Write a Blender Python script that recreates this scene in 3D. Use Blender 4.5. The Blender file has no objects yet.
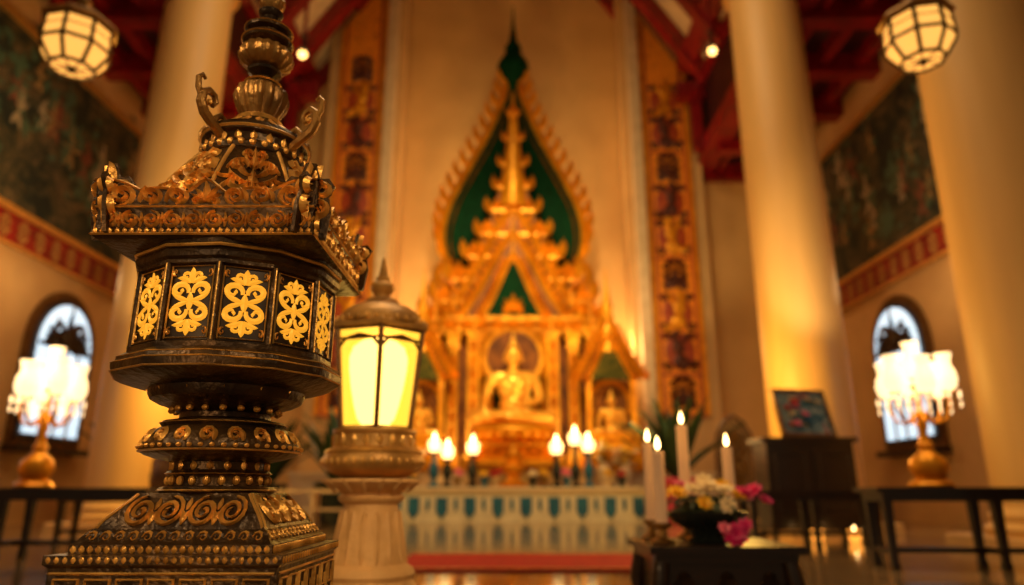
import bpy, math, random
from mathutils import Vector, Matrix
random.seed(7)
pi=math.pi; cos=math.cos; sin=math.sin
EYE=0.6
# ---------------------------------------------------------------- mesh builder
class MB:
    def __init__(s):
        s.v=[];s.f=[];s.m=[];s.mats=[];s.M=Matrix.Identity(4)
    def mi(s,mat):
        if mat not in s.mats: s.mats.append(mat)
        return s.mats.index(mat)
    def add(s,vs,fs,mat):
        o=len(s.v);M=s.M;k=s.mi(mat)
        s.v+=[tuple(M@Vector(p)) for p in vs]
        for f in fs:
            s.f.append([i+o for i in f]);s.m.append(k)
    def lathe(s,prof,mat,n=32,ph=0.0,c=(0,0,0),apo=False,kf=0):
        if prof[0][1]>prof[-1][1]: prof=prof[::-1]
        k=1/cos(pi/n) if apo else 1
        vs=[]
        for p in prof:
            amp=p[2] if len(p)>2 else 0
            for i in range(n):
                a=ph+2*pi*i/n
                r=p[0]*k*(1+amp*abs(cos(kf*a/2)) if kf else 1)
                vs.append((c[0]+r*cos(a),c[1]+r*sin(a),c[2]+p[1]))
        fs=[]
        for j in range(len(prof)-1):
            for i in range(n):
                i2=(i+1)%n
                fs.append((j*n+i,j*n+i2,(j+1)*n+i2,(j+1)*n+i))
        fs.append(tuple(range(n))[::-1])
        fs.append(tuple((len(prof)-1)*n+i for i in range(n)))
        s.add(vs,fs,mat)
    def sq(s,prof,mat,c=(0,0,0),rz=0):
        s.lathe(prof,mat,n=4,ph=pi/4+rz,c=c,apo=True)
    def box(s,c,d,mat,rz=0):
        hx,hy,hz=d[0]/2,d[1]/2,d[2]/2
        R=Matrix.Rotation(rz,3,'Z')
        vs=[]
        for z in(-hz,hz):
            for (x,y) in((-hx,-hy),(hx,-hy),(hx,hy),(-hx,hy)):
                q=R@Vector((x,y,z));vs.append((c[0]+q.x,c[1]+q.y,c[2]+q.z))
        s.add(vs,[(3,2,1,0),(4,5,6,7),(0,1,5,4),(1,2,6,5),(2,3,7,6),(3,0,4,7)],mat)
    def ell(s,c,r,mat,nu=14,nv=9,R=None):
        if not isinstance(r,(tuple,list)): r=(r,r,r)
        vs=[];fs=[]
        for j in range(nv+1):
            t=pi*j/nv
            tt=min(max(t,0.02),pi-0.02)
            for i in range(nu):
                a=2*pi*i/nu
                p=Vector((r[0]*sin(tt)*cos(a),r[1]*sin(tt)*sin(a),-r[2]*cos(tt)))
                if R is not None: p=R@p
                vs.append((c[0]+p.x,c[1]+p.y,c[2]+p.z))
        for j in range(nv):
            for i in range(nu):
                i2=(i+1)%nu
                fs.append((j*nu+i,j*nu+i2,(j+1)*nu+i2,(j+1)*nu+i))
        fs.append(tuple(range(nu))[::-1]);fs.append(tuple(nv*nu+i for i in range(nu)))
        s.add(vs,fs,mat)
    def tube(s,pts,r,mat,n=6):
        pts=[Vector(p) for p in pts];N=len(pts)
        if not isinstance(r,(list,tuple)): r=[r]*N
        ts=[(pts[min(i+1,N-1)]-pts[max(i-1,0)]).normalized() for i in range(N)]
        up=Vector((0,0,1)) if abs(ts[0].z)<.9 else Vector((1,0,0))
        u=ts[0].cross(up).normalized()
        vs=[]
        for i in range(N):
            u=(u-ts[i]*u.dot(ts[i])).normalized();w=ts[i].cross(u)
            for k in range(n):
                a=2*pi*k/n
                vs.append(tuple(pts[i]+(u*cos(a)+w*sin(a))*r[i]))
        fs=[]
        for i in range(N-1):
            for k in range(n):
                k2=(k+1)%n
                fs.append((i*n+k,i*n+k2,(i+1)*n+k2,(i+1)*n+k))
        fs.append(tuple(range(n))[::-1]);fs.append(tuple((N-1)*n+k for k in range(n)))
        s.add(vs,fs,mat)
    def cap(s,a,b,ra,rb,mat,n=12):
        a=Vector(a);b=Vector(b);d=(b-a).normalized()
        s.tube([a-d*ra*.9,a-d*ra*.5,a,(a+b)/2,b,b+d*rb*.5,b+d*rb*.9],[ra*.4,ra*.86,ra,(ra+rb)/2,rb,rb*.86,rb*.4],mat,n)
    def prism(s,poly,y0,y1,mat):
        n=len(poly)
        vs=[(x,y0,z) for x,z in poly]+[(x,y1,z) for x,z in poly]
        fs=[tuple(range(n)),tuple(range(n,2*n))[::-1]]
        for i in range(n):
            j=(i+1)%n;fs.append((i,i+n,j+n,j))
        s.add(vs,fs,mat)
    def ribbon(s,pts,w,f,h,mat):
        N=len(pts)
        if not isinstance(w,(list,tuple)): w=[w]*N
        vs=[]
        for i in range(N):
            a=pts[max(i-1,0)];b=pts[min(i+1,N-1)]
            tx,tz=b[0]-a[0],b[1]-a[1];L=math.hypot(tx,tz) or 1
            nx,nz=-tz/L,tx/L
            p=pts[i]
            vs.append(f(p[0]+nx*w[i],p[1]+nz*w[i],0))
            vs.append(f(p[0],p[1],h))
            vs.append(f(p[0]-nx*w[i],p[1]-nz*w[i],0))
        fs=[]
        for i in range(N-1):
            o=i*3
            fs.append((o,o+1,o+4,o+3));fs.append((o+1,o+2,o+5,o+4))
        s.add(vs,fs,mat)
    def motif(s,mot,f,h,mat,k=1.0,ox=0,oz=0,kx=None):
        kx=k if kx is None else kx
        for pts,w in mot:
            s.ribbon([(ox+p[0]*kx,oz+p[1]*k) for p in pts],[q*min(k,abs(kx)) for q in w],f,h,mat)
    def build(s,name,loc=(0,0,0),rz=0,angle=38,parent=None):
        me=bpy.data.meshes.new(name);me.from_pydata(s.v,[],s.f)
        for m in s.mats: me.materials.append(m)
        me.polygons.foreach_set('material_index',s.m)
        me.polygons.foreach_set('use_smooth',[True]*len(s.f))
        me.update()
        try: me.set_sharp_from_angle(angle=math.radians(angle))
        except Exception: pass
        ob=bpy.data.objects.new(name,me);bpy.context.collection.objects.link(ob)
        ob.location=loc;ob.rotation_euler=(0,0,rz)
        if parent: ob.parent=parent
        return ob
# 2D motifs
def scroll(cx,cz,R,a0,turns,sg,w,n=16):
    pts=[];ws=[]
    for i in range(n+1):
        t=i/n;r=R*(1-.84*t);a=a0+sg*turns*2*pi*t
        pts.append((cx+r*cos(a),cz+r*sin(a)));ws.append(w*(.35+.75*sin(pi*min(1,t*1.1+.12))) if t<.85 else w*.75)
    return (pts,ws)
def leaf(x,z,ang,L,W,bend=0,n=6):
    pts=[];ws=[];a=ang;px,pz=x,z
    for i in range(n+1):
        t=i/n;pts.append((px,pz));ws.append(max(W*sin(pi*(t*.94+.04))**.8,.002))
        a=ang+bend*t;px+=cos(a)*L/n;pz+=sin(a)*L/n
    return (pts,ws)
def mirror(m): return [([(-p[0],p[1]) for p in pts],w) for pts,w in m]
def fat(m,k): return [(p,[q*k for q in w]) for p,w in m]
D=math.radians
def damask():
    h=[scroll(.3,.33,.25,D(200),1.15,-1,.075),scroll(.3,-.33,.25,D(160),1.15,1,.075),
       leaf(.02,.02,D(12),.55,.07,.6),leaf(.02,-.02,D(-12),.55,.07,-.6),
       leaf(.03,.55,D(48),.42,.075,-1.0),leaf(.03,-.55,D(-48),.42,.075,1.0),
       scroll(.17,.78,.12,D(200),1.0,-1,.045,10),scroll(.17,-.78,.12,D(160),1.0,1,.045,10)]
    return h+mirror(h)+[leaf(0,.55,pi/2,.48,.1),leaf(0,-.55,-pi/2,.48,.1),leaf(0,-.28,pi/2,.56,.1),leaf(-.1,-.0,0,.2,.05)]
def acanthus():
    h=[scroll(.42,.15,.3,D(200),1.25,-1,.11),scroll(.36,-.55,.26,D(160),1.2,1,.1),scroll(.27,.68,.2,D(210),1.2,-1,.08),
       leaf(.05,-.3,D(35),.8,.11,.9),leaf(.04,.1,D(50),.6,.1,.6),leaf(.04,-.6,D(20),.8,.1,.8),leaf(.5,-.3,D(-40),.45,.09,1.4),
       leaf(.7,-.9,D(100),.5,.08,.8),leaf(.72,-.1,D(95),.5,.07,.8),leaf(.1,.45,D(35),.5,.07,.9)]
    return h+mirror(h)+[leaf(0,-.9,pi/2,.9,.13),leaf(0,.0,pi/2,1.0,.15)]
def palmette():
    m=[leaf(0,0,pi/2,1,.16)]
    for a,L in((22,.85),(45,.7),(70,.55)):
        l=[leaf(0,0,pi/2-D(a),L,.12,-.5)];m+=l+mirror(l)
    h=[scroll(.35,.02,.2,D(150),1.2,-1,.07)];return m+h+mirror(h)
def Splane(y): return lambda u,v,h:(u,y-h,v)
def facet(a,rf):
    ca,sa=cos(a),sin(a)
    return lambda u,v,h:((rf(v)+h)*ca-u*sa,(rf(v)+h)*sa+u*ca,v)
# ---------------------------------------------------------------- materials
def mat(name,col,rough=.5,metal=0,col2=None,ns=6,bump=0,bs=30,emis=None,es=0,lo=.35,hi=.65,spec=None,coat=0,sxyz=None):
    m=bpy.data.materials.new(name);m.use_nodes=True;nt=m.node_tree;N=nt.nodes;L=nt.links
    b=N['Principled BSDF'];b.inputs['Roughness'].default_value=rough;b.inputs['Metallic'].default_value=metal
    b.inputs['Base Color'].default_value=(*col,1)
    if coat: b.inputs['Coat Weight'].default_value=coat
    if spec is not None: b.inputs['Specular IOR Level'].default_value=spec
    tc=N.new('ShaderNodeTexCoord');src=tc.outputs['Object']
    if sxyz:
        mp=N.new('ShaderNodeMapping');mp.inputs['Scale'].default_value=sxyz;L.new(src,mp.inputs['Vector']);src=mp.outputs['Vector']
    if col2:
        n=N.new('ShaderNodeTexNoise');n.inputs['Scale'].default_value=ns;n.inputs['Detail'].default_value=5;L.new(src,n.inputs['Vector'])
        r=N.new('ShaderNodeValToRGB');r.color_ramp.elements[0].position=lo;r.color_ramp.elements[1].position=hi
        r.color_ramp.elements[0].color=(*col,1);r.color_ramp.elements[1].color=(*col2,1)
        L.new(n.outputs['Fac'],r.inputs['Fac'])
        L.new(r.outputs['Color'],b.inputs['Base Color'])
    if bump:
        n=N.new('ShaderNodeTexNoise');n.inputs['Scale'].default_value=bs;n.inputs['Detail'].default_value=4;L.new(src,n.inputs['Vector'])
        bp=N.new('ShaderNodeBump');bp.inputs['Strength'].default_value=bump;bp.inputs['Distance'].default_value=.02
        L.new(n.outputs['Fac'],bp.inputs['Height']);L.new(bp.outputs['Normal'],b.inputs['Normal'])
    if emis:
        b.inputs['Emission Color'].default_value=(*emis,1);b.inputs['Emission Strength'].default_value=es
    return m
def glassmat(name,tint,em,es,fac):
    m=bpy.data.materials.new(name);m.use_nodes=True;nt=m.node_tree;N=nt.nodes;L=nt.links
    N.remove(N['Principled BSDF']);o=N['Material Output']
    t=N.new('ShaderNodeBsdfTransparent');t.inputs[0].default_value=(*tint,1)
    e=N.new('ShaderNodeEmission');e.inputs[0].default_value=(*em,1);e.inputs[1].default_value=es
    x=N.new('ShaderNodeMixShader');x.inputs[0].default_value=fac
    L.new(t.outputs[0],x.inputs[1]);L.new(e.outputs[0],x.inputs[2]);L.new(x.outputs[0],o.inputs[0]);return m
def vormat(name,cols,scale,rough=.6,sxyz=(1,1,1),metal=0,dist=1.5):
    m=bpy.data.materials.new(name);m.use_nodes=True;nt=m.node_tree;N=nt.nodes;L=nt.links
    b=N['Principled BSDF'];b.inputs['Roughness'].default_value=rough;b.inputs['Metallic'].default_value=metal
    tc=N.new('ShaderNodeTexCoord');mp=N.new('ShaderNodeMapping');mp.inputs['Scale'].default_value=sxyz
    L.new(tc.outputs['Object'],mp.inputs['Vector'])
    n=N.new('ShaderNodeTexNoise');n.inputs['Scale'].default_value=scale;n.inputs['Detail'].default_value=6
    n.inputs['Distortion'].default_value=dist;L.new(mp.outputs[0],n.inputs['Vector'])
    r=N.new('ShaderNodeValToRGB');e=r.color_ramp.elements
    e[0].position=cols[0][0];e[0].color=(*cols[0][1],1);e[1].position=cols[-1][0];e[1].color=(*cols[-1][1],1)
    for p,c in cols[1:-1]:
        q=e.new(p);q.color=(*c,1)
    L.new(n.outputs['Fac'],r.inputs['Fac']);L.new(r.outputs['Color'],b.inputs['Base Color']);return m

bronze=mat('dark_bronze',(.022,.012,.006),.36,.6,(.085,.042,.012),14,.25,60)
relief=mat('gilt_relief',(1,.52,.11),.34,.6,(.48,.22,.04),22,.2,120)
goldtrim=mat('gilt_trim',(1,.55,.13),.34,.6,(.5,.26,.06),18,.15,90)
antique=mat('antique_gold',(.42,.21,.05),.36,.7,(.15,.07,.018),12,.2,60)
panelblk=mat('panel_black',(.012,.007,.004),.4,.4,(.035,.018,.008),20)
inlay=mat('backlit_fretwork',(.6,.3,.03),.45,.2,emis=(1,.42,.025),es=.68)
brass=mat('aged_brass',(.42,.23,.06),.38,.7,(.22,.11,.035),10,.1,50)
brassd=mat('dark_brass_frame',(.2,.095,.025),.45,.6,(.1,.045,.012),10)
brassl=mat('polished_brass',(.7,.37,.09),.42,.45,(.38,.19,.045),10,.1,50)
stone=mat('carved_stone',(.8,.45,.16),.65,0,(.55,.3,.1),7,.3,40)
gold=mat('temple_gold',(.97,.42,.014),.38,.5,(.66,.24,.005),2.5,.5,10)
goldb=mat('buddha_gold',(1.0,.52,.06),.32,.45)
robe=mat('statue_gold_pale',(1.0,.7,.25),.35,.3)
green=mat('green_glass_mosaic',(.001,.02,.005),.75,0,(.002,.042,.012),8,.2,30,spec=.1)
greenp=mat('green_gold_panel',(.006,.03,.003),.6,.1,(.14,.1,.008),5,spec=.2)
cream=mat('cream_plaster',(.68,.41,.16),.7,0,(.58,.34,.13),1.2,.05,20)
creamc=mat('column_plaster',(.82,.5,.17),.5,0,(.72,.42,.135),.8,.05,20,sxyz=(3,3,.3))
niche=mat('niche_plaster',(.8,.46,.155),.7,0,(.68,.375,.12),.7)
white=mat('white_paint',(.76,.56,.32),.5,0,(.66,.46,.25),3)
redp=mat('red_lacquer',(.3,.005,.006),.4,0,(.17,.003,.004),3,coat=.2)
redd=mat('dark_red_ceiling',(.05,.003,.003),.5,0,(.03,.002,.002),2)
stripbg=vormat('gilded_frieze_field',[(.3,(.5,.12,.005)),(.5,(.95,.32,.012)),(.7,(.75,.2,.007))],5)
stripred=mat('frieze_red_field',(.3,.03,.008),.5,0,(.45,.08,.01),5)
stripfig=mat('frieze_figure',(.05,.01,.004),.5,.1,(.13,.025,.006),9)
mural=vormat('mural_painting',[(.3,(.004,.01,.007)),(.45,(.01,.018,.01)),(.52,(.08,.06,.022)),(.57,(.012,.02,.012)),(.63,(.15,.1,.04)),(.72,(.025,.014,.008))],1.6,.7)
wood=mat('dark_wood',(.014,.006,.004),.32,0,(.024,.01,.006),6,coat=.2,sxyz=(1,8,8))
wax=mat('candle_wax',(.85,.56,.3),.5,0,emis=(1,.5,.2),es=.12)
flame=mat('flame',(1,.6,.2),.5,0,emis=(1,.62,.22),es=14)
votive=mat('votive_glow',(1,.7,.3),.5,0,emis=(1,.6,.2),es=5)
shade=mat('frosted_shade',(1,.85,.6),.5,0,emis=(1,.68,.33),es=1.9)
pane=glassmat('amber_pane',(1,.85,.5),(1,.5,.04),2.0,.78)
bulb=mat('lamp_mantle',(1,.8,.4),.5,0,emis=(1,.76,.34),es=11)
hpane=mat('hanging_pane',(1,.7,.3),.4,0,(1,.55,.15),9,emis=(1,.47,.09),es=1.2)
winp=mat('daylight_pane',(.7,.85,1),.3,0,emis=(.6,.83,1),es=1.15)
leafm=mat('foliage',(.008,.03,.01),.5,0,(.02,.05,.015),8)
blue=mat('blue_cloth',(.008,.1,.22),.6,0,(.015,.17,.3),5)
clothw=mat('white_cloth',(.8,.72,.56),.7,0,(.68,.6,.46),5)
carpetm=mat('red_carpet',(.5,.006,.005),.85,0,(.38,.005,.004),12,.2,200)
pinkm=mat('magenta_petals',(.8,.02,.2),.5,0,(.6,.01,.18),20)
pink2=mat('pink_petals',(.85,.2,.35),.5)
yelm=mat('yellow_petals',(.95,.58,.03),.5)
whim=mat('white_petals',(.9,.76,.5),.5)
redm=mat('red_petals',(.6,.03,.03),.5)
ceram=mat('dark_ceramic',(.015,.018,.02),.2,0,(.03,.04,.035),6)
paint=vormat('floral_painting',[(.3,(.01,.05,.08)),(.45,(.03,.14,.2)),(.52,(.35,.4,.34)),(.57,(.04,.16,.2)),(.66,(.4,.07,.05))],5,.6)
candlered=mat('votive_cup_orange',(.9,.3,.05),.3,0,emis=(1,.35,.04),es=1.6)

fm=bpy.data.materials.new('marble_tiles');fm.use_nodes=True;nt=fm.node_tree;N=nt.nodes;L=nt.links;b=N['Principled BSDF']
tc=N.new('ShaderNodeTexCoord');br=N.new('ShaderNodeTexBrick');br.offset=0;br.inputs['Scale'].default_value=1
br.inputs['Brick Width'].default_value=.9;br.inputs['Row Height'].default_value=.9;br.inputs['Mortar Size'].default_value=.012
br.inputs['Color1'].default_value=(.46,.29,.14,1);br.inputs['Color2'].default_value=(.08,.05,.028,1);br.inputs['Mortar'].default_value=(.03,.02,.012,1)
br.inputs['Bias'].default_value=-.1
L.new(tc.outputs['Object'],br.inputs['Vector'])
ns=N.new('ShaderNodeTexNoise');ns.inputs['Scale'].default_value=2.5;ns.inputs['Detail'].default_value=8;ns.inputs['Distortion'].default_value=1.2
L.new(tc.outputs['Object'],ns.inputs['Vector'])
mx=N.new('ShaderNodeMix');mx.data_type='RGBA';mx.blend_type='MULTIPLY';mx.inputs[0].default_value=.6
L.new(br.outputs['Color'],mx.inputs[6]);L.new(ns.outputs['Fac'],mx.inputs[7])
mx2=N.new('ShaderNodeMix');mx2.data_type='RGBA';mx2.blend_type='ADD';mx2.inputs[0].default_value=.3
L.new(mx.outputs[2],mx2.inputs[6]);mx2.inputs[7].default_value=(.08,.05,.025,1)
L.new(mx2.outputs[2],b.inputs['Base Color']);b.inputs['Roughness'].default_value=.1;b.inputs['Specular IOR Level'].default_value=1.0

def ceilz(x): return 12.6+(x+7.1)*9.9/6.7 if x<-.4 else 12.6+(6.0-x)*9.9/6.4
# ---------------------------------------------------------------- room
XL,XR,YB=-9.5,8.5,20.0
mb=MB();mb.box(((XL+XR)/2,9,-.1),(XR-XL+.6,23,.2),fm);mb.build('floor')
mb=MB();mb.box((XL-.15,9,5.3),(.3,23,10.6),cream);mb.build('wall_left')
mb=MB();mb.box((XR+.15,9,5.3),(.3,23,10.6),cream);mb.build('wall_right')
mb=MB();mb.prism([(XL-.3,0),(XR+.3,0),(XR+.3,10.6),(6.2,10.6),(6.2,13),(-.4,23),(-7.2,13),(-7.2,10.6),(XL-.3,10.6)],YB,YB+.4,niche);mb.build('wall_back')
def slab(mb,x0,x1,y0,y1,z0,m,d=.15):
    a,b=min(x0,x1),max(x0,x1)
    mb.prism([(a,z0),(b,z0),(b,ceilz(b)-d),(a,ceilz(a)-d)],y0,y1,m)
for sx,nm in((-1,'left'),(1,'right')):
    mb=MB();cx=sx*4.75
    slab(mb,cx-.95,cx+.95,19.1,20,0,cream)
    slab(mb,sx*3.72-.15,sx*3.72+.15,18.7,19.9,0,white)
    slab(mb,sx*3.5-.09,sx*3.5+.09,19.05,19.95,0,cream)
    mb.box((cx,19.0,.5),(2.1,.3,1.0),white);mb.box((cx,19.0,1.05),(2.2,.4,.12),white)
    mb.build('trim_pier_'+nm)
    mb=MB();cx=sx*4.66;y=19.05
    slab(mb,cx-.67,cx+.67,y-.05,y+.04,2.6,stripbg,.45)
    for e in(-1,1):
        slab(mb,cx+e*.66-.05,cx+e*.66+.05,y-.1,y-.02,2.6,gold,.5)
        slab(mb,cx+e*.53-.03,cx+e*.53+.03,y-.085,y-.035,2.6,stripred,.5)
    z=3.2;k=0
    while z<ceilz(sx*5.3)-1.0:
        f=Splane(y-.065)
        mb.box((cx,y-.055,z-.62),(1.0,.04,.06),stripred)
        if k%3==0:
            mb.motif(fat(palmette(),1.2),f,.04,stripfig,.55,cx,z-.35,kx=.62)
            mb.motif(fat(damask(),1.2),f,.05,stripfig,.38,cx,z+.12,kx=.7)
        else:
            q=1 if k%3==1 else -1
            mb.ell((cx,y-.05,z+.02),(.42,.03,.52),stripred,20,8)
            fig=[leaf(0,-.1,pi/2+.2*q,.5,.17),leaf(0,-.05,-pi/2+.5*q,.5,.13,-.9*q),leaf(0,-.05,-pi/2-.6*q,.45,.13,1.2*q),
                 leaf(0,.25,.5,.42,.08,1.2),leaf(0,.25,pi-.5,.42,.08,-1.2),leaf(-.07*q,.38,pi/2,.3,.11),leaf(-.07*q,.55,pi/2,.25,.05),leaf(.1*q,-.3,-.3*q if q>0 else pi+.3,.4,.09,1)]
            mb.motif(fig,Splane(y-.085),.05,stripfig if k%2 else gold,1.0,cx,z)
            mb.motif([scroll(.38,-.42,.13,0,1.2,1,.045),scroll(-.38,-.42,.13,pi,1.2,-1,.045),scroll(.36,.5,.12,0,1.2,-1,.04),scroll(-.36,.5,.12,pi,1.2,1,.04)],f,.04,stripfig,1,cx,z)
        z+=1.12;k+=1
    mb.build('gilded_frieze_panel' )
mural_gold=mat('band_gilding',(.5,.24,.06),.5,.4)
def sidewall(sx,X,nm):
    mb=MB();x=X-sx*.055
    mb.box((x,11.5,7.5),(.08,15,3.4),mural)
    for z,h,m in((5.72,.12,goldtrim),(9.25,.12,goldtrim)): mb.box((x-sx*.06,11.5,z),(.1,15,h),m)
    R=random.Random(3 if sx>0 else 9)
    f=(lambda u,v,h:(x-sx*(.045+h),u,v))
    mts=[mat('mural_ochre_'+nm,(.28,.16,.05),.6),mat('mural_sage_'+nm,(.05,.1,.055),.6),mat('mural_rust_'+nm,(.18,.045,.02),.6),mat('mural_bone_'+nm,(.34,.26,.15),.6)]
    for i in range(46):
        u=8+i*.235+R.uniform(-.2,.2);v=R.uniform(6.2,8.6);s=R.uniform(.35,.6);m=R.choice(mts)
        mb.motif([leaf(0,0,pi/2+R.uniform(-.3,.3),.9,.18),leaf(0,.2,R.uniform(-.5,.8),.6,.08,1),leaf(0,.2,pi-R.uniform(-.5,.8),.6,.08,-1),leaf(0,0,-1.2,.7,.12),leaf(0,0,-2,.7,.12),leaf(-.02,.8,pi/2,.3,.12)],f,.01,m,s,u,v)
        for q in range(5): mb.motif([leaf(0,0,R.uniform(0,6.28),1,.25,.4)],f,.008,mts[1],R.uniform(.15,.35),u+R.uniform(-.4,.4),v+R.uniform(-.3,.9))
    mb.build('mural_painting')
    mb=MB()
    mb.box((x-sx*.03,11.5,5.35),(.12,15,.6),redp)
    for z in(5.04,5.66): mb.box((x-sx*.1,11.5,z),(.1,15,.05),goldtrim)
    u=4.5
    while u<18.9:
        mb.motif(damask(),(lambda a,c,h:(x-sx*(.1+h),a,c)),.02,mural_gold,.23,u,5.35,kx=.3);u+=.5
    mb.build('trim_'+nm)
sidewall(-1,XL,'left');sidewall(1,XR,'right')
def window(nm,sx,X,yc,w,z0,zt):
    mb=MB();x=X-sx*.05
    r=w/2;zs=zt-r*1.1
    def arch(rr,extra):
        p=[(yc-rr,z0-extra),(yc+rr,z0-extra)]
        for i in range(17):
            a=pi*i/16;p.append((yc+rr*cos(a),zs+rr*1.1*sin(a)))
        return p
    mb.M=Matrix(((0,1,0,0),(1,0,0,0),(0,0,1,0),(0,0,0,1)))
    mb.prism(arch(r+.26,.25),x-.04,x+.04,brassd)
    mb.prism(arch(r+.14,.12),x-sx*.05-.03,x-sx*.05+.03,wood)
    mb.prism(arch(r,0),x-sx*.1-.02,x-sx*.1+.02,winp)
    mb.M=Matrix.Identity(4)
    xx=x-sx*.13
    for k in(-1,0,1): mb.box((xx,yc+k*w/4,(z0+zt)/2-.1*abs(k)*2),(.04,.04,(zt-z0)-.25*abs(k)),brass)
    for t in(.25,.5): mb.box((xx,yc,z0+(zt-z0)*t),(.04,w,.04),brass)
    mb.box((xx,yc,zs),(.05,w,.08),wood)
    f=lambda a,c,h:(xx-sx*h,a,c)
    for q in(-1,0,1): mb.motif(palmette(),f,.04,wood,.5 if q else .75,yc+q*.45,zs+.03)
    for q in(-1,1): mb.motif([scroll(0,0,.3,0,1.3,q,.07)],f,.03,wood,1,yc+q*.3,zs+.3)
    mb.box((x-sx*.12,yc,z0-.3),(.3,w+.6,.12),wood)
    mb.build(nm)
window('window_1',-1,XL,14.35,1.7,1.7,4.4);window('window_2',1,XR,14.9,1.7,1.7,4.5)
window('window_3',-1,XL,9.3,1.7,1.7,4.4);window('window_4',1,XR,9.3,1.7,1.7,4.5)
def aisle(x0,x1):
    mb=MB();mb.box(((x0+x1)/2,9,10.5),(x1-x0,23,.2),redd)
    y=-1
    while y<20: mb.box(((x0+x1)/2,y,10.15),(x1-x0,.4,.5),redp);y+=1.9
    for k in range(3): mb.box((x0+(x1-x0)*(k+.5)/3,9,10.25),(.25,22,.3),redp)
    return mb
aisle(XL,-7.1).build('ceiling_aisle');aisle(5.9,XR).build('ceiling_aisle')
mb=MB()
for (xa,za,xb,zb) in((-7.1,12.6,-.4,22.5),(6.0,12.6,-.4,22.5)):
    mb.prism([(xa,za),(xb,zb),(xb,zb+.3),(xa,za+.3)],-2.5,20,white)
    dx,dz=xb-xa,zb-za;Ln=math.hypot(dx,dz)
    nx=(-dz/Ln)*(1 if xa>0 else -1);nz=-abs(dx)/Ln
    y=-1
    while y<20.2:
        mb.prism([(xa,za),(xb,zb),(xb+nx*.4,zb+nz*.4),(xa+nx*.4,za+nz*.4)],y-.2,y+.2,redp);y+=1.75
    for t in(.05,.3,.55,.8):
        px,pz=xa+dx*t,za+dz*t;qx,qz=xa+dx*(t+.05),za+dz*(t+.05)
        mb.prism([(px,pz),(qx,qz),(qx+nx*.3,qz+nz*.3),(px+nx*.3,pz+nz*.3)],-2.5,20,redp)
mb.build('ceiling')
for X,nm in((-7.0,'left'),(5.95,'right')):
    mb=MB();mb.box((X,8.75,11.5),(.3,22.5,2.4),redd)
    mb.box((X,8.75,10.35),(.7,22.5,.5),redp);mb.box((X,8.75,12.6),(.6,22.5,.3),redp);mb.box((X,8.75,10.7),(.5,22.5,.12),goldtrim)
    mb.build('beam_'+nm)
mb=MB()
for s,x0,x1 in((-1,-7.1,-4.2),(1,6.0,3.6)):
    mb.prism([(x0,12.4),(x1,16.8),(x1,17.8),(x0,13.4)],18.5,19.0,redp)
    mb.box(((x0+x1*.2)/1.2,18.7,12.3),(abs(x0-x1)*.5,.4,.5),redp)
    mb.box((x0-s*.5,18.6,11.4),(.3,.3,2.2),redp)
mb.build('gable_beams')
def column(x,y,r):
    mb=MB()
    mb.sq([(r*1.22,0),(r*1.22,.12),(r*1.18,.14)],cream)
    mb.lathe([(r*1.15,.14),(r*1.18,.22),(r*1.08,.28),(r*1.1,.36),(r,.44),(r*.97,5),(r*.93,10.6),(r*1.1,10.65),(r*1.05,10.8)],creamc,48)
    mb.lathe([(r*1.0,10.8),(r*1.3,11.4),(r*1.35,11.7),(r*.9,11.8)],gold,48)
    mb.lathe([(r*.9,11.75),(r*.9,13.0)],creamc,32)
    mb.build('temple_column',(x,y,0))
column(-6.5,12.3,.68);column(5.22,12.3,.72);column(6.15,7.9,.78);column(-6.5,6.2,.7)

# ---------------------------------------------------------------- ornate lantern (foreground)
mb=MB()
mb.sq([(.168,-.2),(.168,-.185),(.16,-.178),(.16,-.102),(.166,-.097),(.166,-.085),(.150,-.084)],bronze)
for k in range(4):
    a=k*pi/2;f=facet(a,lambda v:.161)
    for j in range(7):
        u=-.132+j*.044
        mb.ribbon([(u-.017,-.163),(u+.017,-.163),(u+.017,-.117),(u-.017,-.117),(u-.017,-.150),(u+.007,-.150),(u+.007,-.132)],.0026,f,.004,relief)
    mb.ribbon([(-.157,-.109),(.157,-.109)],.002,f,.003,goldtrim);mb.ribbon([(-.157,-.171),(.157,-.171)],.002,f,.003,goldtrim)
    f=facet(a,lambda v:.1665)
    for j in range(28):
        mb.motif([leaf(0,-.5,pi/2,1,.4)],f,.002,relief,.009,-.158+j*.0117,-.091)
mb.sq([(.145,-.085),(.145,-.072),(.139,-.068),(.133,-.058),(.126,-.052)],bronze)
for k in range(4):
    f=facet(k*pi/2,lambda v:.1455)
    for j in range(24): 
        u=-.138+j*.012;mb.motif([leaf(0,-.5,pi/2,1,.4)],f,.003,relief,.011,u,-.0785)
    f=facet(k*pi/2,lambda v:.1335-(v+.062)*.5)
    for j in range(13):
        u=-.120+j*.02;mb.motif([scroll(0,0,.5,pi,1.2,-1,.14,10)],f,.004,relief,.016,u,-.062)
prof=[(.124,-.052),(.121,-.044),(.110,-.030),(.098,-.016),(.089,-.006),(.086,-.001)]
mb.sq(prof,bronze)
def rfl(v):
    p=prof
    for i in range(len(p)-1):
        if p[i][1]<=v<=p[i+1][1]:
            t=(v-p[i][1])/(p[i+1][1]-p[i][1]);return p[i][0]+(p[i+1][0]-p[i][0])*t+.001
    return (p[0][0] if v<p[0][1] else p[-1][0])+.001
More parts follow.
